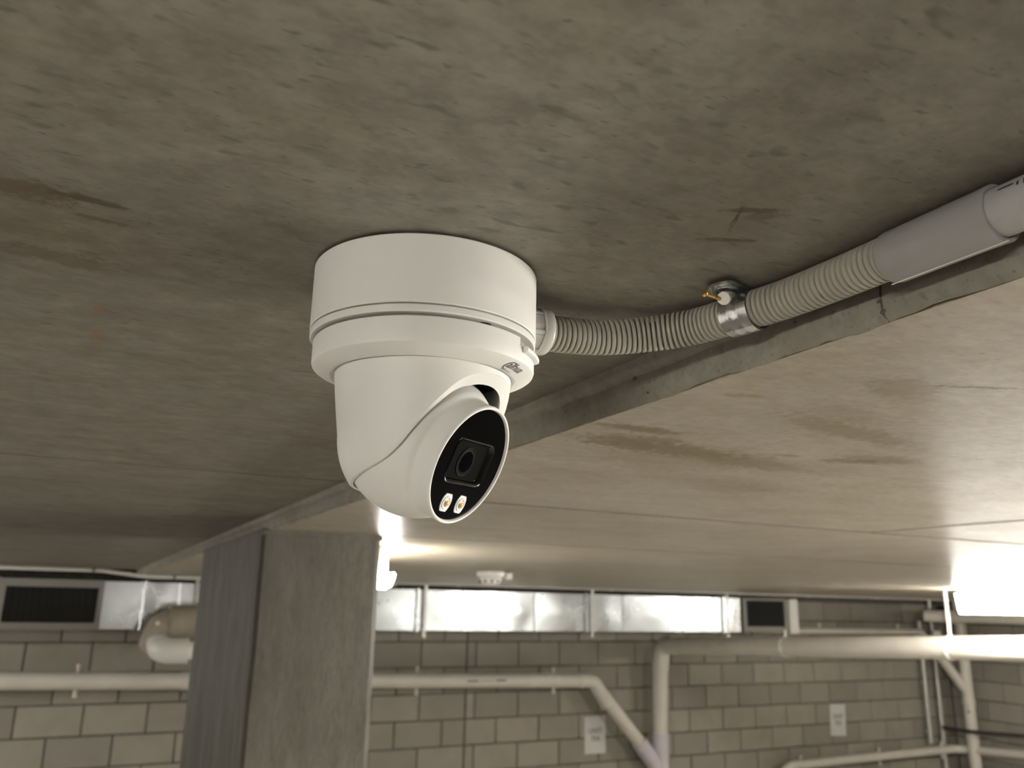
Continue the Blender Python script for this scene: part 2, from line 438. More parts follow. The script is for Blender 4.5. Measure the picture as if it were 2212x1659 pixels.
# block walls -------------------------------------------------------
BW, BH, J = 0.39, 0.19, 0.010
wall = obj('wall_far', box(bmesh.new(), XL-0.2, XR+0.2, YW+0.012, YW+0.2, 0, CU+0.035), 'mortar', smooth=False)
tag(wall, 'grey concrete block wall behind the duct and the white drain pipes', 'wall', kind='structure')
def block_mesh(wd, ht):
    bm = box(bmesh.new(), -wd/2, wd/2, 0, 0.06, -ht/2, ht/2, 0.004, 1)
    bmesh.ops.recalc_face_normals(bm, faces=bm.faces[:])
    me = bpy.data.meshes.new('block'); bm.to_mesh(me); bm.free(); me.materials.append(MAT['block']); return me
BM = {}
def put_block(parent, x, y, z, wd, ht=BH, rot=0.0):
    key = (round(wd, 3), round(ht, 3))
    if key not in BM: BM[key] = block_mesh(*key)
    o = bpy.data.objects.new('block', BM[key]); COL.objects.link(o)
    o.parent = parent; o.location = (x, y, z); o.rotation_euler = (0, 0, rot)
    return o
def course(parent, x0, x1, z, shift, put):
    """one course between two ends, cut blocks at the ends"""
    x = x0 - shift
    while x < x1 - 0.02:
        a = max(x, x0); b = min(x+BW, x1-J)
        if b-a > 0.04: put((a+b)/2, z, b-a)
        x += BW+J
XJ = 2.93                                 # control joint in the wall
rows = [(0.5+i)*0.2 for i in range(3, 12)]
def far_put(xc, z, wd): put_block(wall, xc, YW + random.uniform(-0.0015, 0.0015), z, wd)
for i, z in enumerate(rows):
    course(wall, -1.27, XJ, z, (0.0 if i % 2 else 0.2) , far_put)
    course(wall, XJ+J*0.4, XR, z, (0.12 if i % 2 else 0.32), far_put)
joint = obj('control_joint', box(bmesh.new(), XJ-0.012, XJ+0.006, YW+0.0005, YW+0.02, 0, CU), 'mortar', wall, smooth=False)
# the rest of the wall, out of the picture, as one piece
def stuff_blocks(name, spans, parent, to_world):
    bm = bmesh.new()
    for (x0, x1, zlist) in spans:
        for i, z in enumerate(zlist):
            x = x0 - (0.2 if i % 2 else 0)
            while x < x1-0.02:
                a = max(x, x0); b = min(x+BW, x1-J)
                if b-a > 0.04: box(bm, a, b, 0, 0.05, z-BH/2, z+BH/2)
                x += BW+J
    bmesh.ops.transform(bm, matrix=to_world, verts=bm.verts[:])
    o = obj(name, bm, 'plain blockwork', parent, smooth=False); o['kind'] = 'stuff'; return o
low_rows = [(0.5+i)*0.2 for i in range(0, 3)]; all_rows = [(0.5+i)*0.2 for i in range(0, 12)]
stuff_blocks('blockwork', [(-1.27, XR, low_rows), (XL, -1.28, all_rows)], wall, Matrix.Translation((0, YW, 0)))
wr = obj('wall_right', box(bmesh.new(), XR+0.012, XR+0.2, YB-0.2, YW+0.2, 0, CU+0.035), 'mortar', smooth=False)
tag(wr, 'short return of grey block wall in the corner with the steel conduits', 'wall', kind='structure')
def right_put(yc, z, wd): put_block(wr, XR + random.uniform(-0.0015, 0.0015), yc, z, wd, rot=-math.pi/2)
for i, z in enumerate(rows): course(wr, 4.4, YW, z, (0.2 if i % 2 else 0.0), right_put)
stuff_blocks('blockwork', [(-4.39, 6.0, all_rows), (-YW, -4.4, low_rows)], wr, Matrix.Translation((XR, 0, 0)) @ Matrix.Rotation(-math.pi/2, 4, 'Z'))
tag(obj('wall_left', box(bmesh.new(), XL-0.2, XL, YB-0.2, YW+0.2, 0, CU+0.035), 'plain blockwork', smooth=False), 'plain grey block wall on the far side of the garage', 'wall', kind='structure')
tag(obj('wall_back', box(bmesh.new(), XL-0.2, XR+0.2, YB-0.2, YB, 0, CU+0.035), 'plain blockwork', smooth=False), 'plain grey block wall opposite the wall with the duct', 'wall', kind='structure')

# pillar ------------------------------------------------------------
pil = thing('pillar', (0.43, 2.15, 0), 'blade-shaped grey concrete pillar with chamfered corners under the slab step', 'pillar')
c = 0.007
poly = [(0.304+c, 1.69), (0.548-0.012, 1.69), (0.548, 1.69+0.012), (0.548, 2.60-c), (0.548-c, 2.60), (0.304+c, 2.60), (0.304, 2.60-c), (0.304, 1.69+c*1.2)]
bm = bmesh.new(); extrude_poly(bm, poly, CL)
bmesh.ops.subdivide_edges(bm, edges=[e for e in bm.edges if abs(e.verts[0].co.z-e.verts[1].co.z) > 1], cuts=40)
for v in bm.verts:
    q = v.co*7; v.co.x += noise.noise(q)*0.0016; v.co.y += noise.noise(q+Vector((5, 5, 5)))*0.0016
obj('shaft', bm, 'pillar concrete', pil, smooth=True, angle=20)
bm = bmesh.new(); box(bm, 0.3025, 0.5490, 1.6885, 2.6015, CL-0.010, CL+0.003, 0.001, 1)
obj('head_joint', bm, 'pillar concrete', pil, smooth=False)

# ================================================================== SECURITY CAMERA
TX, TY = 0.1357, 0.3692
T0 = Matrix.Translation((TX, TY, ZC))
camt = thing('security_camera', (TX, TY, CU), 'white turret security camera on a round mounting box under the concrete ceiling', 'security camera')
RB = 0.0552
TBOX = Matrix.Translation((TX-0.0006, TY+0.0003, ZC))
bm = lathe(bmesh.new(), [(0.02, 0.158), (RB-0.005, 0.158), (RB-0.005, 0.1568), (RB-0.0006, 0.1568), (RB, 0.1562), (RB, 0.1249), (RB-0.0003, 0.1245), (RB-0.0025, 0.1245), (RB-0.0025, 0.1238), (0.03, 0.1238)], TBOX, 160)
o = obj('mounting_box', bm, 'white painted metal', camt, angle=30); o['label'] = 'round white junction box'
bm = lathe(bmesh.new(), [(0.03, 0.1239), (RB-0.0010, 0.1239), (RB-0.0005, 0.1238), (RB-0.0002, 0.1234), (RB-0.0002, 0.1211), (RB-0.0008, 0.1205), (0.030, 0.1205)], TBOX, 160)
lid = obj('box_lid', bm, 'white painted metal', camt, angle=30)
bm = bmesh.new(); a = R(-77.8)
extrude_poly(bm, [(0.0030*math.cos(2*math.pi*k/20), 0.0016*math.sin(2*math.pi*k/20)) for k in range(20)], 0.0004,
             TBOX @ Matrix.Translation((0.0505*math.cos(a), 0.0505*math.sin(a), 0.12035)) @ Matrix.Rotation(a+math.pi/2, 4, 'Z'))
obj('screw_hole', bm, 'black plastic', lid)
# base ring with the release notch
RR = 0.0538; A0, A1 = R(-56.2), R(-27.0)
bm = lathe(bmesh.new(), [(0.030, 0.1146), (RR, 0.1146), (RR, 0.1085), (RR-0.0004, 0.1074), (RR-0.0014, 0.1066), (0.0462, 0.1038), (0.0448, 0.1036), (0.0444, 0.1046), (0.0420, 0.1046), (0.030, 0.1046)], T0, 160)
lathe(bm, [(0.0500, 0.1145), (RR, 0.1145), (RR, 0.1185), (RR-0.0004, 0.1190), (0.0500, 0.1190)], T0, 150, A1, A0+2*math.pi, closed_prof=True)
ring = obj('base_ring', bm, 'white camera plastic', camt, angle=28)
bm = lathe(bmesh.new(), [(0.0497, 0.1100), (0.0497, 0.1206), (0.0485, 0.1206), (0.0485, 0.1100)], T0, 96, closed_prof=True)
obj('inner_collar', bm, 'grey frame paint', ring)
bm = lathe(bmesh.new(), [(0.0490, 0.1132), (0.0545, 0.1119), (0.0562, 0.1125), (0.0565, 0.1140), (0.0556, 0.1150), (0.0490, 0.1153)], T0, 20, R(-53), R(-31), closed_prof=True)
bmesh.ops.bevel(bm, geom=bm.edges[:], offset=0.0003, segments=2, affect='EDGES') if False else None
obj('release_tab', bm, 'white camera plastic', ring, angle=40)
# maker's mark wrapped on the chamfer of the ring
def wrap(bm, lift=0.00012):
    """flat (u along the ring, v up the chamfer, metres) -> chamfer cone"""
    s = Vector((RR-0.0014-0.0462, 0.1066-0.1038)); ln = s.length; s /= ln
    for v in bm.verts:
        r = 0.0462 + s.x*(v.co.y+ln*0.58); z = 0.1038 + s.y*(v.co.y+ln*0.58)
        az = R(-53.8) + v.co.x/0.0525
        v.co = T0 @ Vector(((r+s.y*lift)*math.cos(az), (r+s.y*lift)*math.sin(az), z - s.x*lift))
    return bm
def fine(bm):
    bmesh.ops.triangulate(bm, faces=bm.faces[:]); return bm
bm = fine(text_bm('alhua', 0.0056, 0.00005, 0.30, 1.0))
xm = min(v.co.x for v in bm.verts); ym = sum(v.co.y for v in bm.verts if v.co.x < xm+0.0024)/max(1, sum(1 for v in bm.verts if v.co.x < xm+0.0024))
n = 44; vv = []
for k in range(n+1):
    f = k/n; a = R(20 + 285*f); th_ = 0.00010 + 0.00020*math.sin(math.pi*f)
    sh_ = 0.30*0.0026*math.sin(a)
    cx, cy = xm + 0.00150 + sh_, ym + 0.0002
    vv.append([bm.verts.new((cx+(0.0023+q)*math.cos(a), cy+(0.0025+q)*math.sin(a), 0)) for q in (-th_, th_)])
for a_, b_ in zip(vv[:-1], vv[1:]): bm.faces.new((a_[0], a_[1], b_[1], b_[0]))
for v in bm.verts: v.co.x = v.co.x*1.24 + 0.0012; v.co.y *= 1.16
obj('maker_logo', wrap(bm), 'print grey', ring, smooth=False)
bm = fine(text_bm('TECHNOLOGY', 0.0014, 0.0, 0.1, 1.0))
for v in bm.verts: v.co.x -= 0.0022; v.co.y -= 0.0041
obj('maker_lettering', wrap(bm), 'print grey', ring, smooth=False)
# shroud
ZB = 0.0745
AF = math.atan2(-0.7139, 0.5421)
CUT = [(0, .1015), (10, .1010), (20, .0998), (33, .0960), (44, .0884), (51.3, .0827), (58.6, .0766), (65.7, .0690), (74, .0632), (83, .0593), (95, .0566), (116, .0537), (145, .0515), (181, .0505)]
def lin(tab, x):
    for (a, b), (c_, d) in zip(tab[:-1], tab[1:]):
        if x <= c_: return b + (d-b)*(x-a)/(c_-a)
    return tab[-1][1]
def smooth_cut(x): return sum(lin(CUT, min(180, abs(x+dx))) for dx in (-6, -3, 0, 3, 6))/5
def r_out(z):
    if z >= ZB: return lin([(ZB, .0392), (.082, .0402), (.090, .0412), (.1038, .0427), (.13, .0430)], z)
    return math.sqrt(max(1e-9, .0392**2-(z-ZB)**2))
def r_in(z):
    if z >= ZB: return 0.0376
    return math.sqrt(max(1e-9, .0376**2-(z-ZB)**2))
bm = bmesh.new(); N = 180; K = 26; cols = []
for i in range(N):
    ph = 360*i/N; ph = ph-360 if ph > 180 else ph
    a = AF + R(ph); zc = smooth_cut(ph); colv = []
    for k in range(K+1):
        z = 0.1052 + (zc-0.1052)*(k/K); r = r_out(z)
        if k == K: z += 0.0; r -= 0.0003
        if k == K-1: z = zc+0.0005; r = r_out(z)
        colv.append((r, z))
    for k in range(K+1):
        zi = zc + 0.0001 - 0.0042*max(0.0, min(1.0, (64-abs(ph))/40)); z = zi + (0.1052-zi)*(k/K); colv.append((r_in(z), z))
    cols.append([bm.verts.new(T0 @ Vector((r*math.cos(a), r*math.sin(a), z))) for r, z in colv])
for i in range(N):
    A, B = cols[i], cols[(i+1) % N]
    for k in range(len(A)-1): bm.faces.new((A[k], B[k], B[k+1], A[k+1]))
obj('shroud', bm, 'white camera plastic', camt, angle=38)
bm = lathe(bmesh.new(), [(0.0372, 0.1048), (0.0372, 0.1040), (0.001, 0.1040)], T0, 64)
obj('shroud_roof', bm, 'black plastic', camt)
# ball, turned out of the shroud
nrm = Vector((0.5421, -0.7139, -0.4432)).normalized()
e1 = Vector((0, 0, 1)).cross(nrm).normalized(); e2 = nrm.cross(e1)
TB = basis((TX, TY, ZC+ZB), e1, e2, nrm)
RBALL = 0.0370
prof = [(0.0002, -RBALL)]
for k in range(1, 60):
    t = -math.pi/2 + k*math.pi/60*0.8
    r, z = RBALL*math.cos(t), RBALL*math.sin(t)
    if z > 0.0175: break
    prof.append((r, z))
prof += [(0.0321, 0.0184), (0.0312, 0.0198), (0.0302, 0.0206), (0.0296, 0.0214), (0.0293, 0.0228), (0.0291, 0.0255), (0.0289, 0.0288)]
ball = obj('ball', lathe(bmesh.new(), prof + [(0.0270, 0.0288)], TB, 144), 'white camera plastic', camt, angle=40)
bm = lathe(bmesh.new(), [(0.0290, 0.0288), (0.0292, 0.0298), (0.02915, 0.0308), (0.0287, 0.0315), (0.0282, 0.0316), (0.0277, 0.0313), (0.0274, 0.0303), (0.0274, 0.0292)], TB, 144)
obj('face_rim', bm, 'white camera plastic', ball, angle=60)
# black front glass with the lens opening
def disc(r, n): return [(r*math.cos(2*math.pi*k/n), r*math.sin(2*math.pi*k/n)) for k in range(n)]
ROLLF = Matrix.Rotation(R(2.5), 4, 'Z')
def face(x, y, z): return TB @ ROLLF @ Matrix.Translation((x, y, z))
def ray_rrect(ang, w_, h_, r_):
    c_, s_ = abs(math.cos(ang)), abs(math.sin(ang)); lo_, hi_ = 0.0, 0.05
    for _ in range(40):
        t_ = (lo_+hi_)/2; qx, qy = c_*t_-(w_/2-r_), s_*t_-(h_/2-r_)
        d_ = math.hypot(max(qx, 0), max(qy, 0)) + min(max(qx, qy), 0) - r_
        lo_, hi_ = (t_, hi_) if d_ < 0 else (lo_, t_)
    return lo_
inner, outer = [], []
for k in range(144):
    a = 2*math.pi*k/144; t_ = ray_rrect(a, 0.0325, 0.0205, 0.0042)
    inner.append((t_*math.cos(a), 0.0009+t_*math.sin(a))); outer.append((0.02755*math.cos(a), 0.02755*math.sin(a)))
bm = frame_poly(bmesh.new(), outer, inner, 0.0006, face(0, 0, 0.0296))
obj('front_glass', bm, 'black glass', ball, smooth=False)
def ring_bevel(bm, w1, h1, r1, w2, h2, r2_, z1, z2, n=9, cy=0.0009):
    A = rrect(w1, h1, r1, n, 0, cy); B = rrect(w2, h2, r2_, n, 0, cy)
    Av = [bm.verts.new(face(0, 0, z1) @ Vector((x, y, 0))) for x, y in A]; Bv = [bm.verts.new(face(0, 0, z2) @ Vector((x, y, 0))) for x, y in B]
    for i in range(len(A)):
        j = (i+1) % len(A); bm.faces.new((Av[i], Av[j], Bv[j], Bv[i]))
bm = bmesh.new()
ring_bevel(bm, 0.0340, 0.0220, 0.0050, 0.0334, 0.0214, 0.0047, 0.0302, 0.0307)
ring_bevel(bm, 0.0334, 0.0214, 0.0047, 0.0322, 0.0202, 0.0041, 0.0307, 0.0305)
ring_bevel(bm, 0.0322, 0.0202, 0.0041, 0.0298, 0.0178, 0.0030, 0.0305, 0.0286)
bmesh.ops.remove_doubles(bm, verts=bm.verts[:], dist=1e-6)
obj('lens_window_frame', bm, 'black bezel', ball, angle=50)
bm = bmesh.new(); extrude_poly(bm, rrect(0.0300, 0.0180, 0.0030, 8, 0, 0.0009), 0.0006, face(0, 0, 0.0280))
obj('lens_window', bm, 'dark window', ball, smooth=False)
ML = face(-0.0012, 0.0006, 0.0286)
bm = lathe(bmesh.new(), [(0.0072, 0.0), (0.0072, 0.0003), (0.0066, 0.0004), (0.0062, 0.0002), (0.0058, 0.0003), (0.0052, 0.0003), (0.0050, 0.0001)], ML, 64)
obj('lens_barrel', bm, 'lens surround', ball, angle=40)
bm = lathe(bmesh.new(), [(0.0051, 0.0)] + [(0.0051*math.cos(R(t)), 0.0007*math.sin(R(t))) for t in range(10, 90, 10)] + [(0.0001, 0.0007)], ML, 64)
obj('lens', bm, 'dark lens', ball)
for sx in (-1, 1):
    ML = face(sx*0.0063, -0.0192, 0.0300)
    hw, hh = 0.0039, 0.0046
    pts = []
    for t in range(-58, 59, 8): pts.append((hw*1.0*math.cos(R(t))*1.02, hh*math.sin(R(t))*1.14))
    for t in range(122, 239, 8): pts.append((hw*1.0*math.cos(R(t))*1.02, hh*math.sin(R(t))*1.14))
    bm = bmesh.new(); extrude_poly(bm, pts, 0.0007, ML)
    obj('led_window', bm, 'led reflector', ball, smooth=False)
    bm = lathe(bmesh.new(), [(0.0033, 0.0007), (0.0031, 0.0011), (0.0024, 0.00115), (0.0021, 0.0009)], ML, 40)
    obj('led_lens_ring', bm, 'led reflector', ball, angle=50)
    bm = lathe(bmesh.new(), [(0.0021, 0.0008), (0.0019, 0.0010), (0.0013, 0.0011)], ML, 40)
    obj('led_collar', bm, 'led ring', ball, angle=50)
    bm = lathe(bmesh.new(), [(0.0014, 0.0009), (0.0011, 0.0015), (0.0006, 0.0018), (0.0001, 0.0019)], ML, 28)
    obj('led_chip', bm, 'led chip', ball)

# ================================================================== CONDUIT RUN
def catmull(P, per=24):
    P = [Vector(p) for p in P]; P = [P[0]*2-P[1]] + P + [P[-1]*2-P[-2]]; out = []
    for i in range(1, len(P)-2):
        a, b, c_, d = P[i-1:i+3]
        for k in range(per):
            t = k/per
            out.append(0.5*((2*b) + (c_-a)*t + (2*a-5*b+4*c_-d)*t*t + (3*b-a-3*c_+d)*t**3))
    out.append(P[-2]); return out
def resample(pts, step):
    cum = [0.0]
    for a, b in zip(pts[:-1], pts[1:]): cum.append(cum[-1]+(b-a).length)
    out = []; i = 0; d = 0.0
    while d <= cum[-1]:
        while i < len(pts)-2 and cum[i+1] < d: i += 1
        f = (d-cum[i])/max(1e-12, cum[i+1]-cum[i]); out.append(pts[i].lerp(pts[i+1], f)); d += step
    return out
zc_ = ZC
flex = thing('flexible_conduit', (0.25, 0.36, CU), 'beige corrugated flexible conduit curving from the security camera box', 'conduit')
path = catmull([(0.200, 0.3694, ZC+.1400), (0.2140, 0.3693, ZC+.1405), (0.2370, 0.3662, ZC+.1420), (0.2610, 0.3560, ZC+.1450), (0.2780, 0.3374, ZC+.1468), (0.2860, 0.3085, ZC+.1474), (0.2912, 0.2830, ZC+.1476), (0.2925, 0.2555, ZC+.1476), (0.2922, 0.2295, ZC+.1474), (0.2915, 0.2120, ZC+.1470)], 30)
PIT = 0.0031; SUB = 12
pts = resample(path, PIT/SUB)
rad = []
for i in range(len(pts)):
    f = (i % SUB)/SUB
    g = abs(f-0.5)*2                      # 0 mid ridge .. 1 groove
    rad.append(0.0098 - (0.0 if g < 0.4 else (0.0001 if g < 0.55 else (0.0005 if g < 0.7 else 0.0036))))
bm = tube(bmesh.new(), pts, rad, 36)
obj('corrugated_tube', bm, 'flexible conduit plastic', flex, angle=28)
dirx = Vector((1, 0, 0)); MG = align((TX+RB-0.001, 0.3694, ZC+.1400), (1, -0.005, 0.02))
bm = lathe(bmesh.new(), [(0.004, 0.0), (0.0112, 0.0), (0.0112, 0.0072), (0.0106, 0.0078), (0.0104, 0.0100)], MG, 12)
g1 = obj('gland_nut', bm, 'gland plastic', flex, smooth=False)
bm = lathe(bmesh.new(), [(0.0104, 0.0078), (0.0124, 0.0082), (0.0127, 0.0090), (0.0127, 0.0122), (0.0122, 0.0134), (0.0108, 0.0142), (0.0095, 0.0142)], MG, 64)
obj('gland_collar', bm, 'gland plastic', flex, angle=40)
for k in range(6):
    a = math.pi/3*k + 0.35
    bm = bmesh.new(); box(bm, 0.0104, 0.0118, -0.0011, 0.0011, 0.001, 0.0078, 0.0003, 1)
    bmesh.ops.transform(bm, matrix=MG @ Matrix.Rotation(a, 4, 'Z'), verts=bm.verts[:])
    obj('gland_rib', bm, 'gland plastic', flex, smooth=False)

def axis_y(x, y, z): return basis((x, y, z), (1, 0, 0), (0, 0, 1), (0, -1, 0))   # local Z runs towards -Y
MC = axis_y(0.2915, 0.2235, ZC+0.1462)
cp = thing('conduit_coupling', (0.2915, 0.2, CU), 'smooth grey plastic coupling joining the corrugated and the rigid conduit', 'coupling')
bm = lathe(bmesh.new(), [(0.0098, 0.002), (0.0100, 0.0), (0.0108, 0.0006), (0.0115, 0.0030), (0.0116, 0.0430), (0.0118, 0.0500), (0.0113, 0.0502), (0.0100, 0.0500), (0.0099, 0.040)], MC, 72)
obj('sleeve', bm, 'grey conduit plastic', cp, angle=30)
bm = tube(bmesh.new(), [(0.2915, 0.2235, ZC+0.1462-0.0116), (0.2915, 0.172, ZC+0.1462-0.0118)], 0.00028, 8)
obj('mould_seam', bm, 'white nylon', cp)
rg = thing('rigid_conduit', (0.2915, 0.0, CU), 'pale grey rigid conduit leaving the grey coupling along the slab step', 'conduit')
bm = tube(bmesh.new(), [(0.2915, 0.196, ZC+0.1464), (0.2915, -2.0, ZC+0.1475)], 0.0097, 48)
obj('pipe', bm, 'rigid conduit plastic', rg)
# printed dash on the pipe
def pipe_print(parent, segs, M, r, mat, name='print'):
    """segs: (along0, along1, ang0, ang1) on a pipe of radius r, local Z along the pipe"""
    for (z0, z1, a0, a1) in segs:
        bm = lathe(bmesh.new(), [(r+0.0001, z0), (r+0.0001, z1)], M, 6, R(a0), R(a1))
        obj(name, bm, mat, parent)
pipe_print(rg, [(0.0, 0.006, 148, 153), (0.0072, 0.008, 148, 160), (0.0095, 0.012, 146, 150), (0.0098, 0.0104, 146, 162), (0.0135, 0.0142, 146, 160)], axis_y(0.2915, 0.1685, ZC+0.1464), 0.0097, 'black ink')

# saddle clip -------------------------------------------------------
sd = thing('pipe_saddle', (0.287, 0.310, CU), 'shiny zinc saddle clip strapped round the corrugated conduit', 'pipe clip')
tan = Vector((0.0052, -0.0255, 0)).normalized(); sx_ = Vector((-tan.y, tan.x, 0))    # sideways, away from the step is -sx_
cen = Vector((0.2862, 0.3075, ZC+.1472))
yp = [-.0084, -.0034, -.0029, -.0024, .0024, .0029, .0034, .0084]; yo = [0, 0, .00012, 0, 0, .00012, 0, 0]
bm = bmesh.new(); grid = []
angs = [100 + i*(260-0)/44 for i in range(45)]
for sh in (0.0, 0.0010):
    gl = []
    for a in angs:
        rowv = []
        for yv, ov in zip(yp, yo):
            rr = 0.0103 + sh + ov*(1 if sh else 0)
            rowv.append(bm.verts.new(cen + sx_*(math.cos(R(a))*rr) + Vector((0, 0, 1))*(math.sin(R(a))*rr) + tan*yv))
        gl.append(rowv)
    for A, B in zip(gl[:-1], gl[1:]):
        for k in range(len(yp)-1): bm.faces.new((A[k], A[k+1], B[k+1], B[k]))
    grid.append(gl)
for e in (0, -1):
    for A, B in ((grid[0], grid[1]),):
        for k in range(len(yp)-1):
            bm.faces.new((A[e][k], A[e][k+1], B[e][k+1], B[e][k]))
for k in (0, -1):
    for i in range(len(angs)-1): bm.faces.new((grid[0][i][k], grid[0][i+1][k], grid[1][i+1][k], grid[1][i][k]))
# cut off what would enter the slab
for v in bm.verts: v.co.z = min(v.co.z, CU-0.0002)
obj('strap', bm, 'zinc strap', sd, angle=50)
# foot plate with slotted hole, flat under the slab
fa, fb = Vector((0.2822, 0.3165)), Vector((0.2868, 0.3005)); fd = (fb-fa)/2; fc = (fa+fb)/2; fn = Vector((-0.93, -0.36)).normalized()
out = []; inn = []
NP = 48
for k in range(NP):
    a = 2*math.pi*k/NP; x, y = math.cos(a), math.sin(a)         # x out from the fold, y along it
    ox = max(-1.0, min(1.0, x*1.5)); oy = max(-1.0, min(1.0, y*1.3))
    if x > 0.25: ox = 1.0 - 0.34*(abs(y)**2.2) ; oy = y*1.03
    out.append((0.0125 + ox*0.0128, oy*1.0)); inn.append((0.0120 + 0.0056*x, 0.40*y))
def plate(u, v, z): q = fc + fn*u + fd*v; return Vector((q.x, q.y, CU - 0.0018 - u*0.05 + z))
bm = bmesh.new(); L4 = [[bm.verts.new(plate(u, v, z)) for u, v in poly_] for poly_ in (out, inn) for z in (-0.0005, 0.0007)]
for i in range(NP):
    j = (i+1) % NP; o0, o1, i0, i1 = L4
    bm.faces.new((o0[i], o0[j], i0[j], i0[i])); bm.faces.new((o1[i], i1[i], i1[j], o1[j]))
    bm.faces.new((o0[i], o1[i], o1[j], o0[j])); bm.faces.new((i0[i], i0[j], i1[j], i1[i]))
ft = obj('foot_plate', bm, 'zinc strap', sd, smooth=False)
bm = tube(bmesh.new(), [plate(0.0120+0.0085*math.cos(R(t)), 0.66*math.sin(R(t)), -0.0006) for t in range(-75, 116, 10)], 0.0004, 8)
obj('pressed_rib', bm, 'zinc strap', ft)
bm = tube(bmesh.new(), [plate(-0.0003, -1, -0.0008), plate(-0.0003, 1, -0.0008)], 0.0009, 10)
obj('fold', bm, 'zinc strap', ft)
pl = thing('wall_plug', (0.2735, 0.3090, CU), 'white nylon wall plug poking out of the slot of the saddle clip', 'wall plug')
p0 = Vector((0.2790, 0.3085, ZC+.1560)); p1 = Vector((0.2695, 0.3035, ZC+.1505)); ax = (p1-p0)
bm = tube(bmesh.new(), [p0, p0+ax*0.15, p0+ax*0.9, p1], [0.0027, 0.0031, 0.0031, 0.0028], 10)
obj('sleeve', bm, 'white nylon', pl, smooth=False)
bm = tube(bmesh.new(), [p1-ax*0.12, p1+ax*0.04], [0.0036, 0.0034], 12)
obj('collar', bm, 'white nylon', pl, smooth=False)
sc = thing('brass_screw', (0.2600, 0.3010, ZC+.1500), 'brass wood screw half driven into the white plug', 'screw')
h0 = Vector((0.2695, 0.3055, ZC+.1506)); h1 = Vector((0.2560, 0.3020, ZC+.1502)); ax = h1-h0
ps, rs = [], []
for k in range(40):
    f = k/39; ps.append(h0+ax*f*0.86); rs.append((0.00075 + (0.00035 if k % 4 < 2 else 0.0))*(1.0 if f > 0.1 else 0.5+5*f) if f < 0.55 else 0.00105)
obj('shank', tube(bmesh.new(), ps, rs, 14), 'brass', sc, angle=50)
obj('head', tube(bmesh.new(), [h0+ax*0.84, h0+ax*0.90, h0+ax*0.985, h1], [0.0010, 0.0015, 0.0019, 0.0016], 20), 'brass', sc, angle=40)

# ================================================================== LAMPS
def batten(name, x, y0, y1, ztop, body_h, diff_h, label, group='ceiling battens', wd=0.11, drop=0.0):
    ztop -= drop
    t = thing(name, (x, (y0+y1)/2, ztop), label, 'light', group)
    bm = box(bmesh.new(), x-wd*0.36, x+wd*0.36, y0+0.01, y1-0.01, ztop-body_h, ztop-0.0005, 0.006, 2)
    obj('body', bm, 'white enamel', t)
    zt, zb_ = ztop-body_h+0.001, ztop-body_h-diff_h
    poly = [(-wd/2, 0), (-wd/2, -diff_h*0.3), (-wd*0.42, -diff_h*0.85), (-wd*0.30, -diff_h), (wd*0.30, -diff_h), (wd*0.42, -diff_h*0.85), (wd/2, -diff_h*0.3), (wd/2, 0)]
    bm = bmesh.new(); extrude_poly(bm, poly, y1-y0, basis((x, y1, zt), (1, 0, 0), (0, 0, 1), (0, -1, 0)))
    obj('diffuser', bm, 'lamp diffuser', t, smooth=False)
    for yy in (y0, y1):
        bm = box(bmesh.new(), x-wd*0.505, x+wd*0.505, yy-0.006, yy+0.006, zb_-0.001, zt+0.001, 0.004, 2)
        for v in bm.verts:
            k = (zt-v.co.z)/max(1e-6, diff_h)
            v.co.x = x + (v.co.x-x)*(1.0 if k < 0.3 else 1.0-0.38*(k-0.3)/0.7)
        obj('end_cap', bm, 'lamp diffuser', t, smooth=False)
    if drop:  # only the added battens hang lower, so their light grazes the ceiling
        for yy in (y0+0.15, y1-0.15):
            obj('suspension_rod', tube(bmesh.new(), [(x, yy, ztop-0.001), (x, yy, ztop+drop)], 0.004, 8), 'white enamel', t)
    return t
batten('batten_light', 0.630, 1.98, 2.66, CL, 0.066, 0.036, 'glowing batten light hung close behind the pillar', wd=0.098)
batten('batten_light', 4.50, 2.00, 3.20, CL, 0.028, 0.108, 'glowing batten light above the fat white drain pipe', wd=0.12)
for (x, y0, y1, zt, drop, lab) in [  # unseen battens added to brighten ceiling, turret and walls and to reflect in the duct
        (2.05, -0.75, 0.45, CL, 0.26, 'added unseen batten light hung under the paler soffit nearest the grey conduit coupling'),
        (5.30, -2.60, -1.40, CL, 0.24, 'added unseen batten light hung under the paler soffit toward the plain back wall'),
        (7.60, 2.20, 3.20, CL, 0.0, 'added unseen batten light fixed flat under the paler soffit near the block wall corner'),
        (-2.20, -2.10, -0.90, CU, 0.26, 'added unseen batten light hung under the upper soffit toward the plain back wall'),
        (-2.60, 5.00, 5.80, CU, 0.26, 'shorter added unseen batten light hung under the upper soffit close to the far wall')]:
    batten('batten_light', x, y0, y1, zt, 0.012, 0.10, lab, wd=0.12, drop=drop)

